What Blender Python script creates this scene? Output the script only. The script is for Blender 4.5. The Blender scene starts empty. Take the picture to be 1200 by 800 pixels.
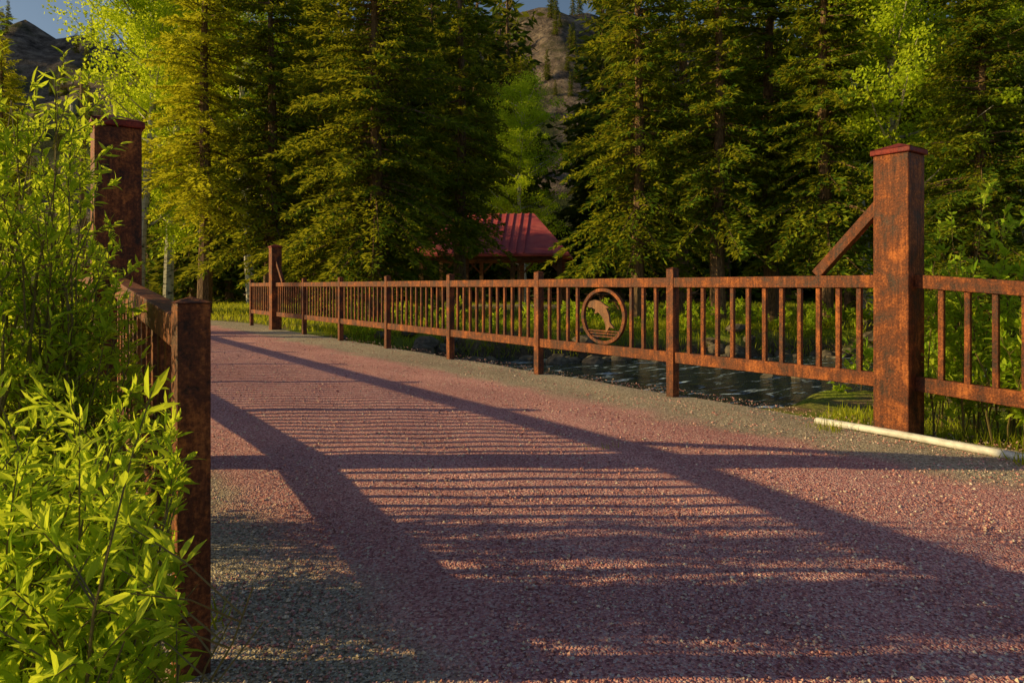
import bpy, math, numpy as np
from mathutils import Vector, Matrix
rng = np.random.default_rng(7)
S = bpy.context.scene
TH = math.radians(35.94)          # camera bearing, clockwise from the road axis (+Y)
CT, ST = math.cos(TH), math.sin(TH)
EYE = 1.15
SUN_AZ = math.radians(54.0)       # sun is this far to the left (west) of the road axis
SUN_EL = math.radians(17.8)

def spot(lat, dep):
    """ground position from lateral / forward distance of the viewpoint"""
    return (dep*ST + lat*CT, dep*CT - lat*ST)

# ------------------------------------------------------------------ mesh helpers
def mesh_np(name, V, polys, mats, smooth=False, link=True):
    """polys: list of (faces ndarray MxK, material index)"""
    me = bpy.data.meshes.new(name)
    V = np.asarray(V, dtype=np.float32)
    me.vertices.add(len(V)); me.vertices.foreach_set("co", V.ravel())
    loops=[]; totals=[]; mi=[]
    for F, m in polys:
        F = np.asarray(F, dtype=np.int32)
        if len(F)==0: continue
        loops.append(F.ravel()); totals.append(np.full(len(F), F.shape[1], np.int32)); mi.append(np.full(len(F), m, np.int32))
    loops=np.concatenate(loops); totals=np.concatenate(totals); mi=np.concatenate(mi)
    starts=np.concatenate([[0],np.cumsum(totals)[:-1]]).astype(np.int32)
    me.loops.add(len(loops)); me.loops.foreach_set("vertex_index", loops)
    me.polygons.add(len(totals)); me.polygons.foreach_set("loop_start", starts)
    me.polygons.foreach_set("loop_total", totals)
    for m in mats: me.materials.append(m)
    me.polygons.foreach_set("material_index", mi)
    me.polygons.foreach_set("use_smooth", np.full(len(totals), smooth))
    me.update(calc_edges=True)
    if not link: return me
    ob = bpy.data.objects.new(name, me); S.collection.objects.link(ob); return ob

class Geo:
    def __init__(s): s.v=[]; s.p=[]; s.n=0
    def add(s, V, F, m=0):
        V=np.asarray(V,float); s.v.append(V); s.p.append((np.asarray(F,int)+s.n, m)); s.n+=len(V)
    def box(s, c, size, m=0, rot=None):
        h=np.array(size)/2
        V=np.array([[x,y,z] for x in(-1,1) for y in(-1,1) for z in(-1,1)],float)*h
        if rot is not None: V=V@np.array(rot).T
        F=[[0,1,3,2],[4,6,7,5],[0,4,5,1],[2,3,7,6],[0,2,6,4],[1,5,7,3]]
        s.add(V+np.array(c),F,m)
    def beam(s, p0, p1, w, h, m=0):
        p0=np.array(p0,float);p1=np.array(p1,float);d=p1-p0;L=np.linalg.norm(d);d/=L
        up=np.array([0,0,1.]); 
        if abs(d[2])>.95: up=np.array([0,1.,0])
        a=np.cross(up,d);a/=np.linalg.norm(a);b=np.cross(d,a)
        R=np.stack([a,d,b],1)
        s.box((p0+p1)/2,(w,L,h),m,R)
    def tube(s, P, R, k=6, m=0, cap=True):
        P=np.asarray(P,float);n=len(P);V=[]
        for i in range(n):
            d=P[min(i+1,n-1)]-P[max(i-1,0)];d/=np.linalg.norm(d)+1e-9
            ref=np.array([1.,0,0]) if abs(d[0])<.8 else np.array([0,1.,0])
            a=np.cross(d,ref);a/=np.linalg.norm(a);b=np.cross(d,a)
            for j in range(k):
                t=2*math.pi*j/k; V.append(P[i]+R[i]*(a*math.cos(t)+b*math.sin(t)))
        F=[[i*k+j,i*k+(j+1)%k,(i+1)*k+(j+1)%k,(i+1)*k+j] for i in range(n-1) for j in range(k)]
        s.add(V,F,m)
        if cap and k in(4,6,8,10,12,16):
            s.p.append((np.array([[ (n-1)*k+j for j in range(k)]])+s.n-n*k,m))
    def pyramid(s,c,w,h,m=0):
        x=w/2; s.add([[c[0]-x,c[1]-x,c[2]],[c[0]+x,c[1]-x,c[2]],[c[0]+x,c[1]+x,c[2]],[c[0]-x,c[1]+x,c[2]],[c[0],c[1],c[2]+h]],
              [[0,1,4],[1,2,4],[2,3,4],[3,0,4]],m)
    def build(s,name,mats,bevel=0,smooth=False,link=True):
        ob=mesh_np(name,np.concatenate(s.v),s.p,mats,smooth,link)
        if bevel and link:
            b=ob.modifiers.new("bevel",'BEVEL');b.width=bevel;b.segments=2;b.limit_method='ANGLE'
        return ob

def norm(a): return a/(np.linalg.norm(a,axis=-1,keepdims=True)+1e-9)

def leaf_quads(P, D, N, L, W, fold=0.0):
    D=norm(D); A=norm(np.cross(D,N)); Nn=np.cross(A,D)
    L=L[:,None];W=W[:,None]
    v0=P; v1=P+D*L*.45+A*W*.5+Nn*fold*W; v2=P+D*L; v3=P+D*L*.45-A*W*.5+Nn*fold*W
    V=np.stack([v0,v1,v2,v3],1).reshape(-1,3)
    F=np.arange(len(P)*4).reshape(-1,4)
    return V,F
def leaf_blades(P, D, N, L, W):
    """lance-shaped leaves folded along the midrib, bent at the tip"""
    D=norm(D); A=norm(np.cross(D,N)); Nn=np.cross(A,D)
    L=L[:,None];W=W[:,None]
    b=P; m=P+D*L*.55-Nn*L*.02; t=P+D*L-Nn*L*.16
    l1=P+D*L*.25+A*W*.42+Nn*W*.16; l2=P+D*L*.65+A*W*.40+Nn*W*.10-Nn*L*.05
    r1=P+D*L*.25-A*W*.42+Nn*W*.16; r2=P+D*L*.65-A*W*.40+Nn*W*.10-Nn*L*.05
    V=np.stack([b,l1,l2,t,r2,r1,m],1).reshape(-1,3)
    o=np.arange(len(P))[:,None]*7
    F1=np.concatenate([o+np.array([[0,1,2,6]]),o+np.array([[0,6,4,5]])]) 
    F2=np.concatenate([o+np.array([[6,2,3]]),o+np.array([[6,3,4]])])
    return V,F1,F2

# ------------------------------------------------------------------ materials
def mat(name):
    m=bpy.data.materials.new(name);m.use_nodes=True
    nt=m.node_tree;nt.nodes.clear()
    return m,nt
def inp(n,**k):
    for a,b in k.items(): n.inputs[a.replace('_',' ')].default_value=b
    return n
def ramp(nt,fac,stops,interp='LINEAR'):
    r=nt.nodes.new('ShaderNodeValToRGB');cr=r.color_ramp;cr.interpolation=interp
    while len(cr.elements)<len(stops): cr.elements.new(.5)
    for e,(p,c) in zip(cr.elements,stops): e.position=p;e.color=(*c,1)
    nt.links.new(fac,r.inputs[0]);return r.outputs[0]
def mix(nt,fac,a,b,mode='MIX'):
    n=nt.nodes.new('ShaderNodeMix');n.data_type='RGBA';n.blend_type=mode
    for s,v in((n.inputs[0],fac),(n.inputs[6],a),(n.inputs[7],b)):
        if hasattr(v,'is_linked'): nt.links.new(v,s)
        elif isinstance(v,(int,float)): s.default_value=v
        else: s.default_value=(*v,1)
    return n.outputs[2]
def math_(nt,op,a,b=0.0,c=None,clamp=False):
    n=nt.nodes.new('ShaderNodeMath');n.operation=op;n.use_clamp=clamp
    for i,v in enumerate((a,b)+((c,) if c is not None else ())):
        if hasattr(v,'is_linked'): nt.links.new(v,n.inputs[i])
        else: n.inputs[i].default_value=v
    return n.outputs[0]
def noise(nt,vec,scale,detail=4,rough=.55,dist=0):
    n=nt.nodes.new('ShaderNodeTexNoise');inp(n,Scale=scale,Detail=detail,Roughness=rough,Distortion=dist)
    if vec is not None: nt.links.new(vec,n.inputs['Vector'])
    return n.outputs['Fac']
def coord(nt): return nt.nodes.new('ShaderNodeTexCoord').outputs['Object']
def scaled(nt,vec,sc):
    n=nt.nodes.new('ShaderNodeMapping');n.inputs['Scale'].default_value=sc;nt.links.new(vec,n.inputs['Vector']);return n.outputs[0]
def finish(nt,color,rough=.8,bump=None,bstr=.5,bdist=.02,spec=.3,metal=0):
    p=nt.nodes.new('ShaderNodeBsdfPrincipled')
    if hasattr(color,'is_linked'): nt.links.new(color,p.inputs['Base Color'])
    else: p.inputs['Base Color'].default_value=(*color,1)
    if hasattr(rough,'is_linked'): nt.links.new(rough,p.inputs['Roughness'])
    else: p.inputs['Roughness'].default_value=rough
    p.inputs['Specular IOR Level'].default_value=spec;p.inputs['Metallic'].default_value=metal
    out=nt.nodes.new('ShaderNodeOutputMaterial');res=p.outputs[0]
    if bump is not None:
        b=nt.nodes.new('ShaderNodeBump');b.inputs['Strength'].default_value=bstr;b.inputs['Distance'].default_value=bdist
        nt.links.new(bump,b.inputs['Height']);nt.links.new(b.outputs[0],p.inputs['Normal'])
    nt.links.new(res,out.inputs[0])

def foliage(name,dark,mid,light,trans=.35,tcol=(.3,.35,.03),nscale=.6):
    m,nt=mat(name);g=nt.nodes.new('ShaderNodeNewGeometry')
    c=coord(nt);n=noise(nt,c,nscale,1)
    f=math_(nt,'ADD',math_(nt,'MULTIPLY',g.outputs['Random Per Island'],.55),math_(nt,'MULTIPLY',math_(nt,'SUBTRACT',n,.25),.9),clamp=True)
    col=ramp(nt,f,[(.15,dark),(.5,mid),(.95,light)])
    tc=mix(nt,.6,col,tcol)
    d=nt.nodes.new('ShaderNodeBsdfDiffuse');nt.links.new(col,d.inputs[0])
    t=nt.nodes.new('ShaderNodeBsdfTranslucent');nt.links.new(tc,t.inputs[0])
    x=nt.nodes.new('ShaderNodeMixShader');x.inputs[0].default_value=trans
    nt.links.new(d.outputs[0],x.inputs[1]);nt.links.new(t.outputs[0],x.inputs[2])
    o=nt.nodes.new('ShaderNodeOutputMaterial');nt.links.new(x.outputs[0],o.inputs[0]);return m

M_spruce=foliage('spruce_needles',(.018,.06,.012),(.09,.17,.018),(.40,.42,.03),.38,(.66,.60,.03))
M_spruce_sunlit=foliage('sunlit_spruce_needles',(.14,.19,.015),(.36,.39,.025),(.62,.60,.04),.42,(.80,.74,.03))  # spruce needles with the yellow sunlight put into their colour
M_aspen=foliage('aspen_leaves',(.20,.32,.02),(.42,.56,.03),(.66,.76,.05),.5,(.90,.98,.05))
M_willow=foliage('willow_leaves',(.12,.26,.015),(.30,.48,.03),(.66,.76,.08),.5,(.95,1.0,.06),3)
M_far=foliage('far_forest_needles',(.015,.045,.012),(.07,.12,.018),(.24,.27,.03),.28,(.42,.40,.03))
M_grass=foliage('grass_blades',(.14,.20,.015),(.32,.38,.025),(.56,.56,.05),.4,(.80,.78,.05),.8)

m,nt=mat('bark');c=coord(nt);n=noise(nt,scaled(nt,c,(9,9,2)),3,4)
finish(nt,ramp(nt,n,[(.3,(.055,.035,.022)),(.7,(.28,.17,.10))]),.9,n,.8,.03);M_bark=m
m,nt=mat('aspen_bark');c=coord(nt);n=noise(nt,scaled(nt,c,(3,3,9)),1.5,4)
finish(nt,ramp(nt,n,[(.35,(.05,.045,.04)),(.48,(.45,.42,.34)),(.8,(.55,.52,.42))]),.8,n,.4,.02);M_abark=m
m,nt=mat('willow_stem');finish(nt,(.17,.13,.05),.7);M_stem=m

def rust(name,a,b,d,stripe=.35):
    m,nt=mat(name);c=coord(nt)
    n1=noise(nt,c,5,5,.7,.6);n2=noise(nt,c,70,3,.75);n3=noise(nt,scaled(nt,c,(22,22,2.2)),1.6,4,.65)
    f=math_(nt,'ADD',math_(nt,'MULTIPLY',n1,1-stripe),math_(nt,'MULTIPLY',n3,stripe))
    f=math_(nt,'ADD',f,math_(nt,'MULTIPLY',math_(nt,'SUBTRACT',n2,.5),.45))
    col=ramp(nt,f,[(.36,a),(.51,b),(.68,d)])
    finish(nt,col,ramp(nt,n1,[(.3,(.5,)*3),(.7,(.85,)*3)]),math_(nt,'ADD',n2,n1),.6,.006,.3);return m
M_rust=rust('weathered_steel',(.028,.010,.007),(.150,.040,.014),(.50,.16,.045))
M_cap=rust('red_post_cap',(.08,.012,.012),(.20,.025,.022),(.34,.06,.04))

def gravel_mat(name):
    m,nt=mat(name);c=coord(nt)
    v=nt.nodes.new('ShaderNodeTexVoronoi');v.inputs['Scale'].default_value=115;nt.links.new(c,v.inputs['Vector'])
    v2=nt.nodes.new('ShaderNodeTexVoronoi');v2.inputs['Scale'].default_value=52;nt.links.new(c,v2.inputs['Vector'])
    sp=nt.nodes.new('ShaderNodeSeparateColor');nt.links.new(v.outputs['Color'],sp.inputs[0])
    red=ramp(nt,sp.outputs[0],[(0,(.28,.10,.11)),(.3,(.62,.26,.27)),(.6,(.78,.38,.38)),(.85,(.86,.52,.50)),(1,(.90,.72,.68))])
    gray=ramp(nt,sp.outputs[1],[(0,(.14,.12,.09)),(.4,(.44,.38,.29)),(.8,(.66,.58,.45)),(1,(.84,.78,.66))])
    x=nt.nodes.new('ShaderNodeSeparateXYZ');nt.links.new(c,x.inputs[0])
    d=math_(nt,'ABSOLUTE',math_(nt,'SUBTRACT',x.outputs[0],2.75))
    nz=noise(nt,c,1.3,4)
    d=math_(nt,'ADD',d,math_(nt,'MULTIPLY',math_(nt,'SUBTRACT',nz,.5),.9))
    e=nt.nodes.new('ShaderNodeMapRange');e.interpolation_type='SMOOTHSTEP';inp(e,From_Min=1.62,From_Max=1.98);nt.links.new(d,e.inputs[0])
    col=mix(nt,e.outputs[0],red,gray)
    n2=noise(nt,scaled(nt,c,(1,.35,1)),1.1,3,.6)
    col=mix(nt,1.0,col,ramp(nt,n2,[(.3,(.70,.66,.68)),(.7,(1.0,.98,.97))]),'MULTIPLY')
    n3=noise(nt,c,9,4,.7)
    h=math_(nt,'ADD',math_(nt,'SUBTRACT',math_(nt,'MULTIPLY',n3,1.8),math_(nt,'MULTIPLY',v.outputs['Distance'],.8)),math_(nt,'MULTIPLY',v2.outputs['Distance'],-.7))
    finish(nt,col,.85,h,1.0,.011,.25);return m
M_road=gravel_mat('crushed_red_gravel')
m,nt=mat('gravel_stone');g=nt.nodes.new('ShaderNodeNewGeometry')
col=ramp(nt,g.outputs['Random Per Island'],[(0,(.22,.09,.09)),(.35,(.60,.27,.25)),(.6,(.74,.41,.37)),(.8,(.60,.48,.38)),(1,(.80,.70,.58))])
finish(nt,col,.8);M_stone=m

m,nt=mat('meadow_soil');c=coord(nt)
n=noise(nt,c,.25,4,.6);n2=noise(nt,c,14,4,.7);n3=noise(nt,c,1.6,3,.6)
soil=ramp(nt,n2,[(.3,(.09,.055,.03)),(.6,(.28,.19,.11)),(.8,(.45,.33,.19))])
gr=ramp(nt,n2,[(.3,(.09,.13,.015)),(.6,(.25,.31,.03)),(.8,(.44,.46,.06))])
col=mix(nt,ramp(nt,math_(nt,'ADD',math_(nt,'MULTIPLY',n,.5),math_(nt,'MULTIPLY',n3,.5)),[(.40,(0,0,0)),(.53,(1,1,1))]),soil,gr)
z=nt.nodes.new('ShaderNodeSeparateXYZ');nt.links.new(c,z.inputs[0])
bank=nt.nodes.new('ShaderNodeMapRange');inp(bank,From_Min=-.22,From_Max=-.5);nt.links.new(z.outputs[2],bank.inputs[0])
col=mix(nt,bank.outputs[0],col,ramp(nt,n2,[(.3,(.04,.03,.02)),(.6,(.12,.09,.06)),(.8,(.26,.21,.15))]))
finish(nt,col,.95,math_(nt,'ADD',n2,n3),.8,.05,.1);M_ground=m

m,nt=mat('hill_rock');c=coord(nt)
n=noise(nt,c,.06,6,.65);n2=noise(nt,c,.35,6,.75)
rock=ramp(nt,n2,[(.35,(.06,.047,.04)),(.5,(.21,.16,.13)),(.65,(.42,.33,.26))])
col=mix(nt,ramp(nt,n,[(.47,(0,0,0)),(.59,(1,1,1))]),rock,(.07,.085,.03))
finish(nt,col,.95,n2,1,2.5,.1);M_hill=m

m,nt=mat('creek_water');c=coord(nt)
n=noise(nt,scaled(nt,c,(1,2.2,1)),2.2,5,.6,.6);n2=noise(nt,scaled(nt,c,(.7,2.4,1)),1.8,5,.7,1.2)
foam=ramp(nt,n2,[(.57,(0,0,0)),(.66,(1,1,1))])
col=mix(nt,foam,(.012,.025,.035),(.60,.78,1.0))
finish(nt,col,ramp(nt,n2,[(.54,(.08,)*3),(.64,(.6,)*3)]),n,1.0,.16,.7);M_water=m
m,nt=mat('river_rock');c=coord(nt);n=noise(nt,c,6,4,.65)
finish(nt,ramp(nt,n,[(.3,(.04,.033,.025)),(.7,(.22,.18,.13))]),.8,n,.6,.04);M_rock=m
m,nt=mat('concrete');c=coord(nt);n=noise(nt,c,8,4,.65)
finish(nt,ramp(nt,n,[(.3,(.18,.17,.15)),(.7,(.33,.31,.28))]),.85,n,.4,.01);M_conc=m
m,nt=mat('white_pvc');c=coord(nt);n=noise(nt,c,12,4)
finish(nt,ramp(nt,n,[(.35,(.5,.49,.45)),(.6,(.78,.77,.74))]),.45);M_pvc=m
m,nt=mat('red_metal_roof');c=coord(nt);n=noise(nt,c,2,4)
finish(nt,ramp(nt,n,[(.3,(.50,.08,.10)),(.7,(.64,.15,.15))]),.6,spec=.3);M_roof=m
m,nt=mat('timber');c=coord(nt);n=noise(nt,scaled(nt,c,(1,1,6)),3,4)
finish(nt,ramp(nt,n,[(.3,(.08,.04,.02)),(.7,(.24,.13,.07))]),.8,n,.5,.03);M_log=m
m,nt=mat('insulator_glass');finish(nt,(.02,.025,.03),.08,spec=.8);M_glass=m
m,nt=mat('grey_steel');finish(nt,(.16,.17,.18),.6);M_steel=m
m,nt=mat('pole_wood');c=coord(nt);n=noise(nt,scaled(nt,c,(9,9,.7)),3,4)
finish(nt,ramp(nt,n,[(.3,(.14,.08,.045)),(.7,(.36,.22,.12))]),.85);M_pole=m
m,nt=mat('wire_black');finish(nt,(.02,.02,.02),.5);M_wire=m

# ------------------------------------------------------------------ ground
HALF=4.5;TRN=1.4
def creek_c(x):
    x=np.asarray(x,float); t=np.clip(x-7.5,0,30)
    return 9.5-.50*t*t/(t+2.0)+.4*np.sin((x-5.5)/3.0)
def bumpy(x,y):
    return (np.sin(x*.9+y*.4)*np.sin(y*.7-x*.2)*.5+np.sin(x*2.3+1.3)*np.sin(y*2.1+.4)*.22+np.sin(x*5.1+y*3)*np.sin(y*4.7-x)*.08)
def ground_z(x,y):
    d=np.abs(y-creek_c(x)+.25*np.sin(x*1.7)+.15*np.sin(x*4.1))
    k=np.clip((d-HALF)/TRN,0,1);k=k*k*(3-2*k)
    z=-1.35*(1-k)
    near=np.clip((np.maximum(-.1-x,x-6.0))/1.5,0,1)
    far=np.clip((y-21)/3,0,1)
    w=np.maximum(near,far)
    return z+bumpy(x,y)*.09*w*k-.03
u=np.linspace(-1,1,401);ax=12*np.sinh(4.3*u)
gx,gy=np.meshgrid(7+ax,8+ax,indexing='ij')
V=np.stack([gx,gy,ground_z(gx,gy)],-1).reshape(-1,3)
n=len(u);i=np.arange(n-1);I,J=np.meshgrid(i,i,indexing='ij');o=(I*n+J).ravel()
F=np.stack([o,o+n,o+n+1,o+1],1)
mesh_np('ground',V,[(F,0)],[M_ground],True)

gx,gy=np.meshgrid(np.linspace(-60,90,120),np.linspace(0,22,12),indexing='ij')
V=np.stack([gx,gy+ (creek_c(gx)-10.5),gx*0-.72],-1).reshape(-1,3)
o=(np.arange(119)[:,None]*12+np.arange(11)[None]).ravel()
mesh_np('creek_water',V,[(np.stack([o,o+12,o+13,o+1],1),0)],[M_water],True)

# ------------------------------------------------------------------ road sheet
XL,XR=.30,5.62
rows=[];ys=np.linspace(-14,20,340)
for y in ys:
    flare=.0 if 2<y<17 else .25*min(1,max(2-y,y-17)/3)
    rows.append([(XL-flare+(XR-XL+2*flare)*t,y) for t in np.linspace(0,1,60)])
cx,cy=XL-9.0,20.0
for a in np.linspace(0.02,1.35,60):
    rows.append([(cx+(9.0-.25+(XR-XL+.5)*t)*math.cos(a),cy+(9.0-.25+(XR-XL+.5)*t)*math.sin(a)) for t in np.linspace(0,1,60)])
A=np.array(rows);zz=.003+.025*(1-((A[...,0]-2.95)/2.7)**2).clip(0,1)+.006*np.sin(A[...,0]*7+np.sin(A[...,1]*2))*np.sin(A[...,1]*3.1+1)
V=np.concatenate([A,zz[...,None]],-1);nr,nc=V.shape[:2];V=V.reshape(-1,3)
o=(np.arange(nr-1)[:,None]*nc+np.arange(nc-1)[None]).ravel()
mesh_np('gravel_road',V,[(np.stack([o,o+1,o+nc+1,o+nc],1),0)],[M_road],True)

NS=60000
dep=1.7*np.exp(rng.random(NS)*np.log(16/1.7));lat=(rng.random(NS)*1.65-.80)*dep
sx,sy=dep*ST+lat*CT,dep*CT-lat*ST
k=(sx>XL-.15)&(sx<XR+.35)&(sy<19);sx,sy,dep=sx[k],sy[k],dep[k]
edge=np.abs(sx-2.95)>1.7
k=edge|(rng.random(len(sx))<.75);sx,sy,dep=sx[k],sy[k],dep[k]
k2=len(sx);sz=(.0028+.0055*rng.random(k2)**2.8)*(1+dep*.07)
oc=np.array([[1,0,0],[-1,0,0],[0,1,0],[0,-1,0],[0,0,1],[0,0,-1]],float)
of=np.array([[0,2,4],[2,1,4],[1,3,4],[3,0,4],[2,0,5],[1,2,5],[3,1,5],[0,3,5]])
Vs=oc[None]*(sz[:,None,None]*rng.uniform(.6,1.3,(k2,6,1)))
an=rng.random(k2)*6.28;ca,sa=np.cos(an)[:,None],np.sin(an)[:,None]
Vr=Vs.copy();Vr[...,0]=Vs[...,0]*ca-Vs[...,1]*sa;Vr[...,1]=Vs[...,0]*sa+Vs[...,1]*ca;Vr[...,2]=Vs[...,2]*.75
zr=.003+.025*(1-((sx-2.95)/2.7)**2).clip(0,1)
Vr+=np.stack([sx,sy,zr+sz*.25],-1)[:,None]
mesh_np('loose_gravel',Vr.reshape(-1,3),[((of[None]+np.arange(k2)[:,None,None]*6).reshape(-1,3),0)],[M_stone])

g=Geo()
g.box((2.96,9.7,-.22),(5.30,14.6,.40),0)
for x in(.25,5.67): g.box((x,9.7,-.30),(.10,14.6,.50),1)
for x in(1.4,2.9,4.4): g.box((x,9.7,-.62),(.25,14.4,.40),1)
g.box((2.96,3.1,-.95),(5.9,.8,1.0),0);g.box((2.96,16.2,-.95),(5.9,.8,1.0),0)
g.build('bridge_deck',[M_conc,M_rust],.01)

# ------------------------------------------------------------------ railings
sp_=2.241;T0=2.51;XR_=5.50
RT=1.235;RH=.10
def panel(g,x0,y0,x1,y1,t0,t1,b0,b1,nb,skip=None):
    g.beam((x0,y0,t0-RH/2),(x1,y1,t1-RH/2),.085,RH)
    g.beam((x0,y0,b0-.055),(x1,y1,b1-.055),.06,.11)
    for i in range(nb):
        f=(i+1)/(nb+1);y=y0+(y1-y0)*f;x=x0+(x1-x0)*f
        if skip and skip[0]<y<skip[1]:continue
        zt=t0+(t1-t0)*f-RH+.004;zb=b0+(b1-b0)*f-.004
        g.box((x,y,(zt+zb)/2),(.036,.04,zt-zb))
def smallpost(g,x,y,h,w=.095,base=-.25):
    g.box((x,y,(h+base)/2),(w,w,h-base));g.pyramid((x,y,h+.001),w+.012,.018)
g=Geo()
BZ=.47
yc=T0+1.46*sp_
for n_ in range(8):
    y0=T0+n_*sp_;y1=y0+sp_
    if n_ in(0,7):a,b=.13,.046
    elif n_==6:a,b=.046,.13
    else:a=b=.046
    panel(g,XR_,y0+a,XR_,y1-b,RT,RT,BZ,BZ,11,(yc-.40,yc+.40) if n_==1 else None)
    if n_ not in(6,):smallpost(g,XR_,y1,1.325)
panel(g,XR_,T0-.13,XR_,T0-sp_+.046,RT,RT-.16,BZ,BZ-.10,11);smallpost(g,XR_,T0-sp_,1.20)
g.beam((XR_,T0+.10,1.83),(XR_,T0+.66,RT+.01),.075,.085)
g.beam((XR_,T0+7*sp_-.10,1.83),(XR_,T0+7*sp_-.66,RT+.01),.075,.085)
rail=g.build('bridge_railing',[M_rust],.005)
g=Geo()
yl=5.05;XLf=.515
panel(g,.42,2.2+.045,XLf,yl-.13,1.06,1.20,.36,.45,13);smallpost(g,.418,2.2,1.10,.092)
for n_ in range(6):
    y0=yl+n_*sp_;y1=y0+sp_
    panel(g,XLf,y0+(.13 if n_==0 else .046),XLf,y1-(.13 if n_==5 else .046),RT,RT,BZ,BZ,11)
    if n_<5:smallpost(g,XLf,y1,1.325)
g.beam((XLf,yl+.10,1.83),(XLf,yl+.66,RT+.01),.075,.085)
g.build('bridge_railing',[M_rust],.005)

def bigpost(x,y):
    g=Geo();w=.262
    g.box((x,y,.95),(w,w,2.40))
    g.box((x,y,2.172),(w+.035,w+.035,.04),1);g.pyramid((x,y,2.193),w+.035,.055,1)
    return g.build('bridge_gate_post',[M_rust,M_cap],.008)
for x,y in((XR_,T0),(XR_,T0+7*sp_),(XLf,yl),(XLf,yl+6*sp_)): bigpost(x,y)

g=Geo();R=.325;zc=.80;k=40
V=[];F=[]
for j in range(k):
    t=2*math.pi*j/k
    for rr in(R,R-.038):
        for xx in(-.02,.02): V.append((XR_+xx,yc+1.12*rr*math.cos(t),zc+rr*math.sin(t)))
for j in range(k):
    a=j*4;b=((j+1)%k)*4
    F+=[[a,b,b+1,a+1],[a+2,a+3,b+3,b+2],[a,a+2,b+2,b],[a+1,b+1,b+3,a+3]]
g.add(V,F,0)
fish=[(-.10,-.20),(-.02,-.17),(.03,-.22),(.02,-.13),(.06,-.06),(.075,.02),(.11,.0),(.08,.06),(.06,.12),(.0,.19),(-.07,.22),(-.13,.20),(-.12,.17),(-.09,.15),(-.06,.10),(-.10,.07),(-.045,.05),(-.03,-.02),(-.035,-.08),(-.05,-.13)]
ra=math.radians(38);fish=[(1.05*(a*math.cos(ra)-b*math.sin(ra)),1.05*(a*math.sin(ra)+b*math.cos(ra))+.03) for a,b in fish]
V=[(XR_-.012,yc-u_*1.1,zc+v_) for u_,v_ in fish]+[(XR_+.012,yc-u_*1.1,zc+v_) for u_,v_ in fish];nf=len(fish)
g.add(V,[[i,(i+1)%nf,nf+(i+1)%nf,nf+i] for i in range(nf)],1)
g.p.append((np.array([list(range(nf))])+g.n-2*nf,1));g.p.append((np.array([list(range(2*nf-1,nf-1,-1))])+g.n-2*nf,1))
for dz,w_ in((-.17,.25),(-.20,.23),(-.235,.2)): g.beam((XR_,yc-w_,zc+dz),(XR_,yc+w_,zc+dz),.012,.016,0)
g.build('fish_medallion',[M_rust,rust('bronze_fish',(.09,.04,.02),(.22,.10,.05),(.36,.18,.09))])

g=Geo();ysp=np.linspace(3.1,-2.0,24)
g.tube([(5.345-.02*math.sin(y*1.3),y,.035+.006*math.sin(y*3)) for y in ysp],[.028]*24,10)
g.build('white_pipe',[M_pvc],smooth=True)

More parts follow.
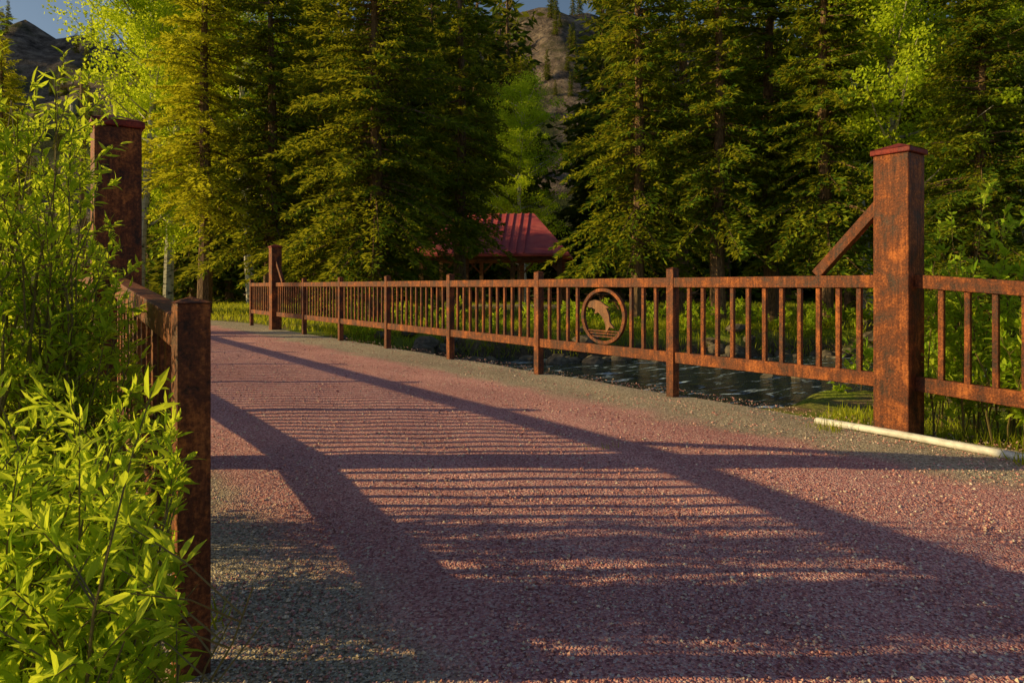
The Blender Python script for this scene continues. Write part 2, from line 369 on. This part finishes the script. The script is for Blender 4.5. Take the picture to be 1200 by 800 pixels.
# ------------------------------------------------------------------ trees
def spruce_mesh(name,H,R,base,rs,whorl=.24,nb=7,clen=.23,cw=.070,tw_step=.088,mats=None,clumps=3,gap=.0,poww=.62):
    r=np.random.default_rng(rs)
    g=Geo()
    zt=np.linspace(-.5,H,14);g.tube([(.05*math.sin(z*.6),.05*math.cos(z*.5),z) for z in zt],[max(.02,.017*H*max(0,1-z/H)**.9+.01) for z in zt],8,0)
    zs=np.arange(base,H-.15,whorl);zb=np.repeat(zs,nb)+r.normal(0,whorl*.5,len(zs)*nb);nB=len(zb)
    zb=np.clip(zb,base*.9,H-.1)
    if gap: 
        kk=r.random(nB)>gap;zb=zb[kk];nB=len(zb)
    f=(zb-base)/(H-base)
    lump=1+.16*np.sin(zb*1.7+rs)+.12*np.sin(zb*4.1+rs*2)
    az=r.random(nB)*2*math.pi
    L=(R*(1-np.clip(f,0,1))**poww*(.35+.65*np.clip((f+.02)/.09,0,1)**.5))*lump*r.uniform(.5,1.15,nB)*(1+.18*np.sin(az*2+rs+zb*.3))+.14
    ta=np.where(f>.85,.9,.35-.55*(1-f))+r.normal(0,.1,nB);dr=.30*(1-f)+.05
    def pt(b,s):
        h=np.stack([np.cos(az[b]),np.sin(az[b]),0*s],-1)
        z=zb[b]+L[b]*(ta[b]*s-dr[b]*s*s*1.6+.55*dr[b]*s**3)
        P=h*(L[b]*s)[:,None];P[:,2]=z;return P,h
    for j in range(nB):
        if L[j]<.5: continue
        P,_=pt(np.full(4,j),np.array([0,.35,.7,.97]));g.tube(P,[.012+.012*L[j],.010+.007*L[j],.010,.005],3,0,False)
    nt_=np.maximum(4,(L/tw_step).astype(int)*2);b=np.repeat(np.arange(nB),nt_)
    s=1-r.random(len(b))**1.15*.92
    P,h=pt(b,s);sd=np.stack([-h[:,1],h[:,0],0*s],-1);side=r.choice([-1,1],len(b))
    a=r.uniform(.35,1.2,len(b));D=h*np.cos(a)[:,None]+sd*(side*np.sin(a))[:,None];D[:,2]+=r.uniform(-.35,.12,len(b))
    D=norm(D);tl=np.clip(L[b]*.42*(1-s)**.8+.10,.1,.95)*r.uniform(.6,1.1,len(b))
    PP=[];DD=[];
    for c in range(clumps):
        q=(c+.15*r.random(len(b)))/clumps
        p=P+D*(tl*q)[:,None];p[:,2]-=(tl*q)**2*.35
        keep=((c==0)|(tl>c*clen*.55))
        PP.append(p[keep]);d=D[keep]+r.normal(0,.32,(keep.sum(),3));d[:,2]-=.18;DD.append(d)
    PP=np.concatenate(PP);DD=np.concatenate(DD);N=r.normal(0,.8,PP.shape)+np.array([0,0,.5])
    V,F=leaf_quads(PP,DD,N,clen*r.uniform(.6,1.25,len(PP)),cw*r.uniform(.6,1.3,len(PP)),.15)
    g.add(V,F,1)
    return mesh_np(name,np.concatenate(g.v),g.p,mats or [M_bark,M_spruce],False,False)
def aspen_mesh(name,H,R,base,rs,nl=36000,ls=.10):
    r=np.random.default_rng(rs);g=Geo()
    zt=np.linspace(-.5,H*.93,12);w=lambda z:(.25*math.sin(z*.35+rs),.2*math.cos(z*.3+rs))
    g.tube([(*w(z),z) for z in zt],[.012*H*(1-z/H)+.02 for z in zt],8,0)
    tips=[]
    for j in range(70):
        z=base*.7+(H*.95-base*.7)*r.random()**.85;f=(z-base*.7)/(H-base*.7);az=r.random()*6.28
        L=R*(math.sin(math.pi*min(1,f*.8+.2))**.6)*r.uniform(.5,1.15);o=np.array([*w(z),z]);up=r.uniform(.35,.9)
        pts=[o+np.array([math.cos(az),math.sin(az),up*(.6+.4*q)])*L*q for q in(0,.33,.66,1)]
        g.tube(pts,[.045,.03,.02,.008],4,0,False)
        for q in(.35,.55,.75,.95,1.0):
            tips.append(o+np.array([math.cos(az),math.sin(az),up])*L*q+r.normal(0,.25,3))
    for j in range(10): tips.append(np.array([*w(H*.95),H*(.88+.1*r.random())])+r.normal(0,.3,3))
    tips=np.array(tips);ci=r.integers(0,len(tips),nl);rad=r.uniform(.25,.6,len(tips))
    P=tips[ci]+norm(r.normal(0,1,(nl,3)))*(rad[ci]*r.random(nl)**.5)[:,None]*np.array([1.2,1.2,.75])
    V,F=leaf_quads(P,r.normal(0,1,(nl,3)),r.normal(0,1,(nl,3)),ls*r.uniform(.7,1.3,nl),ls*.85*r.uniform(.7,1.2,nl),.1)
    g.add(V,F,1)
    return mesh_np(name,np.concatenate(g.v),g.p,[M_abark,M_aspen],False,False)
def place(me,name,lat,dep,sc=1.0,rot=0.0,xy=None):
    ob=bpy.data.objects.new(name,me);S.collection.objects.link(ob)
    x,y=xy if xy else spot(lat,dep);ob.location=(x,y,min(-.03,float(ground_z(np.array(x),np.array(y)))));ob.rotation_euler=(0,0,rot);ob.scale=(sc,sc,sc);return ob
SA=spruce_mesh('spruce_a',16.5,3.7,1.3,1)
SB=spruce_mesh('spruce_b',15,2.8,2.5,2,nb=6)
SC=spruce_mesh('spruce_c',15.5,2.4,3.2,3,nb=6,gap=.12)
SG=spruce_mesh('spruce_sunlit',16,2.4,3.8,4,nb=6,gap=.12,mats=[M_bark,M_spruce_sunlit],poww=.55)
AA=aspen_mesh('aspen_a',15,2.9,4,11);AB=aspen_mesh('aspen_b',13.5,2.7,2.5,12)
def at(px,dep): return (px-600)/800*dep
T=[
 (SG,'spruce_tree',240,26,1.05,.3),(SB,'spruce_tree',318,26.5,1.05,1.2),(SA,'spruce_tree',440,24.5,1.03,.5),
 (SC,'spruce_tree',540,29,1.1,2.5),(SC,'spruce_tree',610,47,1.1,5.0),
 (SB,'spruce_tree',748,21.5,.90,.8),(SC,'spruce_tree',842,20.8,.9,2.2),
 (SC,'spruce_tree',902,22,1.0,4.2),(SB,'spruce_tree',966,19.8,.90,5.1),(AB,'aspen_tree',1052,19.6,.95,2.6),
 (SA,'spruce_tree',1150,17.6,.72,3.5),(SB,'spruce_tree',1250,17.5,.9,.1),
 (SC,'spruce_tree',1000,30,1.2,1.1),(SA,'spruce_tree',1080,28,1.0,2.2),(SG,'spruce_tree',2,30,.75,1.0),
 (SB,'spruce_tree',375,30,1.1,3.0),(SC,'spruce_tree',800,29,1.2,.9),
 (AA,'aspen_tree',172,30,1.2,0),(AB,'aspen_tree',205,32.5,1.4,1),(AA,'aspen_tree',290,44,1.5,2),(AB,'aspen_tree',612,45,1.1,3),
 (AA,'aspen_tree',1010,27,1.1,1.6),(AA,'aspen_tree',1200,26,1.0,.2),
]
for me,nm,px,dep,sc,rot in T: place(me,nm,at(px,dep),dep,sc,rot)
place(SC,'spruce_tree',0,0,.62,1,(-13.0,30))  # unseen spruce left of the view, added to shade the far road

base_me=[spruce_mesh('tmp%d'%i,15,2.6,1.0,20+i,whorl=.5,nb=7,clen=.55,cw=.20,tw_step=.28,mats=[M_bark,M_far],clumps=2) for i in range(3)]
arr=[]
for me in base_me:
    v=np.empty(len(me.vertices)*3,np.float32);me.vertices.foreach_get('co',v);v=v.reshape(-1,3)
    lt=np.empty(len(me.polygons),np.int32);me.polygons.foreach_get('loop_total',lt)
    li=np.empty(len(me.loops),np.int32);me.loops.foreach_get('vertex_index',li)
    mi=np.empty(len(me.polygons),np.int32);me.polygons.foreach_get('material_index',mi)
    k=lt==4;ls=np.concatenate([[0],np.cumsum(lt)[:-1]])[k];q=li[ls[:,None]+np.arange(4)]
    arr.append((v,q,mi[k]))
def hill_h(lat,dep):
    a=np.clip((dep-85)/85,0,1);b=np.clip((300-dep)/130,0,1)
    prof=65+5*np.sin(lat/23+1.6)+2.5*np.sin(lat/7.3)+1.2*np.sin(lat/2.9+dep/9)
    fall=np.clip((lat+175)/60,0,1);fall=fall*fall*(3-2*fall)
    return (a**1.15)*b**.7*prof*fall+ (np.sin(lat/5+dep/6)*np.sin(dep/4.3-lat/9)*1.8+np.sin(lat/1.9)*np.sin(dep/2.3)*.6)*a-.5
g=Geo()
def addtree(lat,dep,sc,z0):
    v,q,mi=arr[rng.integers(3)];a=rng.random()*6.28
    R_=np.array([[math.cos(a),-math.sin(a),0],[math.sin(a),math.cos(a),0],[0,0,1]])
    x,y=spot(lat,dep);vv=(v@R_.T)*sc+np.array([x,y,z0])
    g.v.append(vv);g.p.append((q[mi==0]+g.n,0));g.p.append((q[mi==1]+g.n,1));g.n+=len(vv)
for j in range(110):
    dep=rng.uniform(47,78);px=rng.uniform(-40,1400)
    sc=rng.uniform(1.3,1.9)*dep/55
    if 622<px<704 : continue
    if -20<px<165: continue
    addtree(at(px,dep),dep,sc,-.1)
for j in range(8):
    addtree(at(rng.uniform(640,700),1)*70,70,rng.uniform(.3,.6),-.1)
g.build('distant_forest',[M_bark,M_far])
g=Geo()
for j in range(230):
    dep=rng.uniform(92,178);lat=at(rng.uniform(-40,760),dep)
    addtree(lat,dep,rng.uniform(.22,.5),float(hill_h(lat,dep))-.3)
g.build('hillside_forest',[M_bark,M_far])
la,de=np.meshgrid(np.linspace(-260,330,240),np.linspace(84,310,100),indexing='ij')
V=np.stack([de*ST+la*CT,de*CT-la*ST,hill_h(la,de)],-1).reshape(-1,3)
o=(np.arange(239)[:,None]*100+np.arange(99)[None]).ravel()
mesh_np('rocky_hill',V,[(np.stack([o,o+1,o+101,o+100],1),0)],[M_hill],True)

# ------------------------------------------------------------------ shrubs
def shrub(name,stems,leafL=.055,leafW=.014,shoots=13,lpers=14,rs=5,limit=None,shL=(.14,.40)):
    r=np.random.default_rng(rs);g=Geo();PP=[];DD=[]
    for (x,y,H,lx,ly) in stems:
        z0=float(ground_z(np.array(x),np.array(y)))
        ss=np.linspace(0,1,7);bend=r.uniform(1.3,2.2)
        wob=r.normal(0,.02,(7,2)).cumsum(0)*H
        P=np.stack([x+lx*ss**bend+wob[:,0],y+ly*ss**bend+wob[:,1],z0-.03+H*ss*(1-.08*ss)],-1)
        g.tube(P,np.linspace(.003+.003*H,.0015,7),4,0,False)
        for k in range(shoots):
            s=r.uniform(.12,1.0);i=min(5,int(s*6));f=s*6-i;o=P[i]*(1-f)+P[i+1]*f
            az=r.random()*6.28;d=np.array([math.cos(az),math.sin(az),r.uniform(.5,1.6)]);d/=np.linalg.norm(d)
            if s>.93:d=norm(np.array([lx,ly,H])+r.normal(0,.2,3))
            Ls=r.uniform(*shL)*(1.1-.35*s);tip=o+d*Ls+np.array([0,0,-.1*Ls])
            if limit is not None and not limit(tip[None])[0]: continue
            midp=(o+tip)/2+np.array([0,0,.05*Ls])
            g.tube([o,midp,tip],[.002,.0016,.001],3,0,False)
            q=r.uniform(.12,1,lpers)[:,None];pts=o*(1-q)+tip*q+np.array([0,0,.05*Ls])*(4*q*(1-q))
            perp=norm(r.normal(0,1,(lpers,3)));PP.append(pts);DD.append(d*.75+perp*.8)
    P=np.concatenate(PP);D=np.concatenate(DD)
    if limit is not None: k=limit(P);P=P[k];D=D[k]
    nL=len(P);V,F1,F2=leaf_blades(P,D,r.normal(0,.6,(nL,3))+np.array([0,0,1.]),leafL*r.uniform(.5,1.35,nL),leafW*r.uniform(.7,1.3,nL))
    o=g.n;g.v.append(V);g.n+=len(V);g.p.append((F1+o,1));g.p.append((F2+o,1))
    return g.build(name,[M_stem,M_willow])
# willow beside the railing wing, split into clumps so sun dapples the road
st=[]
for j in range(200):
    cl=rng.choice(3,p=[.32,.34,.34])
    y=rng.uniform(*[(1.35,2.15),(2.72,3.08),(3.6,3.95)][cl]);x=rng.uniform(*[(-.05,.22),(-.15,.26),(-.20,.34)][cl])
    if math.hypot(x,y)<1.25: continue
    H=np.interp(x,[-.20,-.03,.10,.24,.34],[2.1,2.0,1.6,1.15,.9])*rng.uniform(.7,1.08)
    if y<2.2:H=min(H,rng.uniform(.45,.90))
    st.append((x,y,H,rng.normal(.02,.09),rng.normal(0,.10)))
def lim(P):
    vx=P[:,0];vy=P[:,1]
    return (np.hypot(vx,vy)>1.05)&(vx<.185*vy)&(vx<.60)
shrub('willow_shrub',st,rs=5,limit=lim,leafL=.046,leafW=.013,lpers=18)
st=[(x,y,H*rng.uniform(.8,1.05),rng.normal(.03,.13),rng.normal(0,.15)) for x,y,H in
    [(rng.uniform(5.74,6.4),rng.uniform(1.0,2.5),rng.choice([.7,1.1,1.5,1.9])) for _ in range(85)]]
shrub('willow_shrub',st,rs=6,leafL=.07,leafW=.032,shoots=10,lpers=12)
def bankshrubs(n,xr,yr,hr,rs,far=None):
    r=np.random.default_rng(rs);o=[]
    for _ in range(n):
        x=r.uniform(*xr);y=r.uniform(*yr)
        if far is not None:y=float(creek_c(x))+far*(HALF+1.1+abs(r.normal(0,.8)))
        o.append((x,y,r.uniform(*hr),r.normal(0,.2),r.normal(0,.2)))
    return o
shrub('creek_bank_shrub',bankshrubs(45,(7.4,11),(2.6,4.4),(.25,.6),31,-1),rs=7,leafL=.08,leafW=.03,shoots=9,lpers=10)
shrub('creek_bank_shrub',bankshrubs(110,(6.2,24),(15.2,18.5),(.3,.8),32,1),rs=8,leafL=.12,leafW=.045,shoots=8,lpers=10)
shrub('creek_bank_shrub',bankshrubs(40,(-9,-.4),(15.5,22),(.3,.9),33),rs=9,leafL=.11,leafW=.04,shoots=8,lpers=10)

r=np.random.default_rng(40);vs=[];fs=[];off=0
def addg(X,Y,L0,W0):
    global off
    k=len(X);z=ground_z(X,Y);P=np.stack([X,Y,z-.01],-1);D=r.normal(0,.35,P.shape)+np.array([0,0,1.])
    V,F=leaf_quads(P,D,r.normal(0,1,P.shape),L0*r.uniform(.5,1.4,k),W0*r.uniform(.7,1.3,k),.1)
    vs.append(V);fs.append(F+off);off+=len(V)
n1=9000;x=r.uniform(-1.5,.34,n1);y=r.uniform(.5,18,n1);addg(x,y,.12,.007)
n1=6000;x=5.68+np.abs(r.normal(0,.9,n1));y=r.uniform(-2,3.3,n1);addg(x,y,.12,.008)
n1=48000;d=r.uniform(15,48,n1);l=(r.random(n1)*1.7-.85)*d;x,y=d*ST+l*CT,d*CT-l*ST
dx=np.hypot(x-cx,y-cy);onroad=((x>0)&(x<5.9)&(y<20.2))|((dx>8.6)&(dx<14.7)&(y>=19.8)&(x<6))
k=(~onroad)&(y>creek_c(x)+HALF+.9);addg(x[k],y[k],.20,.032)
n1=6000;x=r.uniform(6,24,n1);y=creek_c(x)+HALF+r.uniform(.5,2.2,n1);addg(x,y,.26,.02)
for cxy in [(.55,3.4),(.6,4.6),(.62,6.1),(5.2,2.9),(5.3,1.6),(.5,2.5),(3.3,3.5)]:
    n1=70;addg(np.array(cxy[0])+r.normal(0,.05,n1),np.array(cxy[1])+r.normal(0,.07,n1),.12,.008)
mesh_np('grass',np.concatenate(vs),[(np.concatenate(fs),0)],[M_grass])

g=Geo();r=np.random.default_rng(50)
import bmesh
bm=bmesh.new();bmesh.ops.create_icosphere(bm,subdivisions=2,radius=1);bv=np.array([v.co[:] for v in bm.verts]);bf=np.array([[v.index for v in f.verts] for f in bm.faces]);bm.free()
for j in range(120):
    x=r.uniform(5.8,22);side=r.choice([0,1],p=[.3,.7]);y=float(creek_c(x))+(HALF+.4)*(1 if side else -1)+r.normal(0,.45)
    if j<12: y=float(creek_c(x))+r.uniform(-3.6,4.2)
    s_=r.uniform(.10,.28);n_=1+.22*np.sin(bv@r.normal(0,2.2,3)+r.random()*6)+.1*np.sin(bv@r.normal(0,5,3))
    z=float(ground_z(np.array(x),np.array(y)))
    g.add(bv*n_[:,None]*s_*np.array([1.2,1,.7])+np.array([x,y,max(z,-.78)+.1*s_]),bf,0)
g.build('creek_rocks',[M_rock],smooth=False)

# ------------------------------------------------------------------ open picnic pavilion with a red hipped roof
def pavilion(lat,dep,w,d,eave,ridge,rot):
    e=bpy.data.objects.new('picnic_pavilion',None);S.collection.objects.link(e)
    x,y=spot(lat,dep);e.location=(x,y,0);e.rotation_euler=(0,0,rot)
    def part(g,nm,mats,b=0): ob=g.build(nm,mats,b);ob.parent=e;return ob
    g=Geo();W=w/2+.5;D=d/2+.5
    rl=w/2-d*.32
    V=[(-W,-D,eave),(W,-D,eave),(W,D,eave),(-W,D,eave),(-rl,0,ridge),(rl,0,ridge)]
    Vl=[(a,b,c-.12) for a,b,c in V]
    g.add(V+Vl,[[0,1,5,4],[2,3,4,5],[6,10,11,7],[8,11,10,9],[0,6,7,1],[1,7,8,2],[2,8,9,3],[3,9,6,0]]);g.add(V+Vl,[[1,2,5],[3,0,4]])
    for i in range(int(2*rl/.4)):
        xx=-rl+.2+i*.4
        g.beam((xx,-D,eave+.03),(xx,0,ridge+.03),.04,.05)
    part(g,'roof',[M_roof])
    g=Geo()
    for xx in np.linspace(-w/2,w/2,4):
        for yy in(-d/2,d/2):
            g.box((xx,yy,eave/2-.05),(.2,.2,eave-.1))
            for s_ in(-1,1):
                if abs(xx+s_*.6)<=w/2: g.beam((xx+s_*.1,yy,eave-.85),(xx+s_*.6,yy,eave-.32),.09,.09)
    for yy in(-d/2,d/2): g.box((0,yy,eave-.22),(w+.3,.16,.18))
    part(g,'posts_and_beams',[M_log])
    g=Geo();g.box((0,0,.03),(w+.6,d+.6,.14));part(g,'floor_slab',[M_conc])
pavilion(at(669,36.5)-4.0,36.5,7.0,4.6,2.75,5.0,-TH-.12)
def picnic_table(lat,dep,rot):
    g=Geo()
    for i in range(5): g.box((0,-.34+i*.17,.76),(1.9,.15,.045))
    for s_ in(-1,1):
        for q in(0,1): g.box((0,s_*(.68+q*.16),.46),(1.9,.14,.045))
        g.box((s_*.65,0,.43),(.09,1.6,.09));g.box((s_*.65,0,.71),(.09,.8,.07))
        for t in(-1,1): g.beam((s_*.65,t*.62,0),(s_*.65,t*.22,.70),.08,.09)
    ob=g.build('picnic_table',[M_log]);x,y=spot(lat,dep);ob.location=(x,y,.0);ob.rotation_euler=(0,0,rot)
picnic_table(at(705,33),33,.3);picnic_table(at(812,35),35,1.1);picnic_table(at(645,37),37,-.6)

# ------------------------------------------------------------------ utility pole with wires
g=Geo();px_,py_=spot(at(97,31),31)
g.tube([(0,0,-.3),(0,0,10.9)],[.17,.12],10,0)
d=np.array([CT,-ST,0])
g.beam(-d*1.0+np.array([0,0,10.2]),d*.3+np.array([0,0,10.2]),.11,.13,0)
for q in(-.9,-.45): g.tube([d*q+np.array([0,0,10.26]),d*q+np.array([0,0,10.45])],[.035,.05],8,2)
g.tube([d*(-.35)+np.array([0,0,8.9]),d*(-.35)+np.array([0,0,9.6])],[.2,.2],12,2)
for q in(-.9,-.45,.25):
    a=d*q+np.array([0,0,10.45]);fw=np.array([ST,CT,0]);b=a+fw*42+d*3+np.array([0,0,22])
    P=[a+(b-a)*t-np.array([0,0,4*t*(1-t)*.8]) for t in np.linspace(0,1,14)]
    g.tube(P,[.015]*14,4,3,False)
ob=g.build('utility_pole',[M_pole,M_glass,M_steel,M_wire]);ob.location=(px_,py_,0)

# ------------------------------------------------------------------ light, sky, camera
sd=Vector((-math.sin(SUN_AZ)*math.cos(SUN_EL),math.cos(SUN_AZ)*math.cos(SUN_EL),math.sin(SUN_EL)))
l=bpy.data.lights.new('sun','SUN');l.energy=5.0;l.angle=math.radians(.5);l.color=(1,.74,.30)
lo=bpy.data.objects.new('sun',l);S.collection.objects.link(lo);lo.rotation_euler=(-sd).to_track_quat('-Z','Y').to_euler()
w=bpy.data.worlds.new('World');S.world=w;w.use_nodes=True;nt=w.node_tree
sk=nt.nodes.new('ShaderNodeTexSky');sk.sky_type='NISHITA';sk.sun_disc=False;sk.sun_elevation=SUN_EL;sk.sun_rotation=2*math.pi-SUN_AZ
bg=nt.nodes['Background'];bg.inputs[1].default_value=.085;nt.links.new(sk.outputs[0],bg.inputs[0])
cam=bpy.data.cameras.new('camera');co=bpy.data.objects.new('camera',cam);S.collection.objects.link(co);S.camera=co
co.location=(0,0,EYE);co.rotation_euler=(math.pi/2,0,-TH)
cam.sensor_width=36;cam.lens=24;cam.shift_y=-65/1200;cam.clip_start=.05;cam.clip_end=2000
S.view_settings.view_transform='Standard';S.view_settings.look='None';S.view_settings.exposure=0
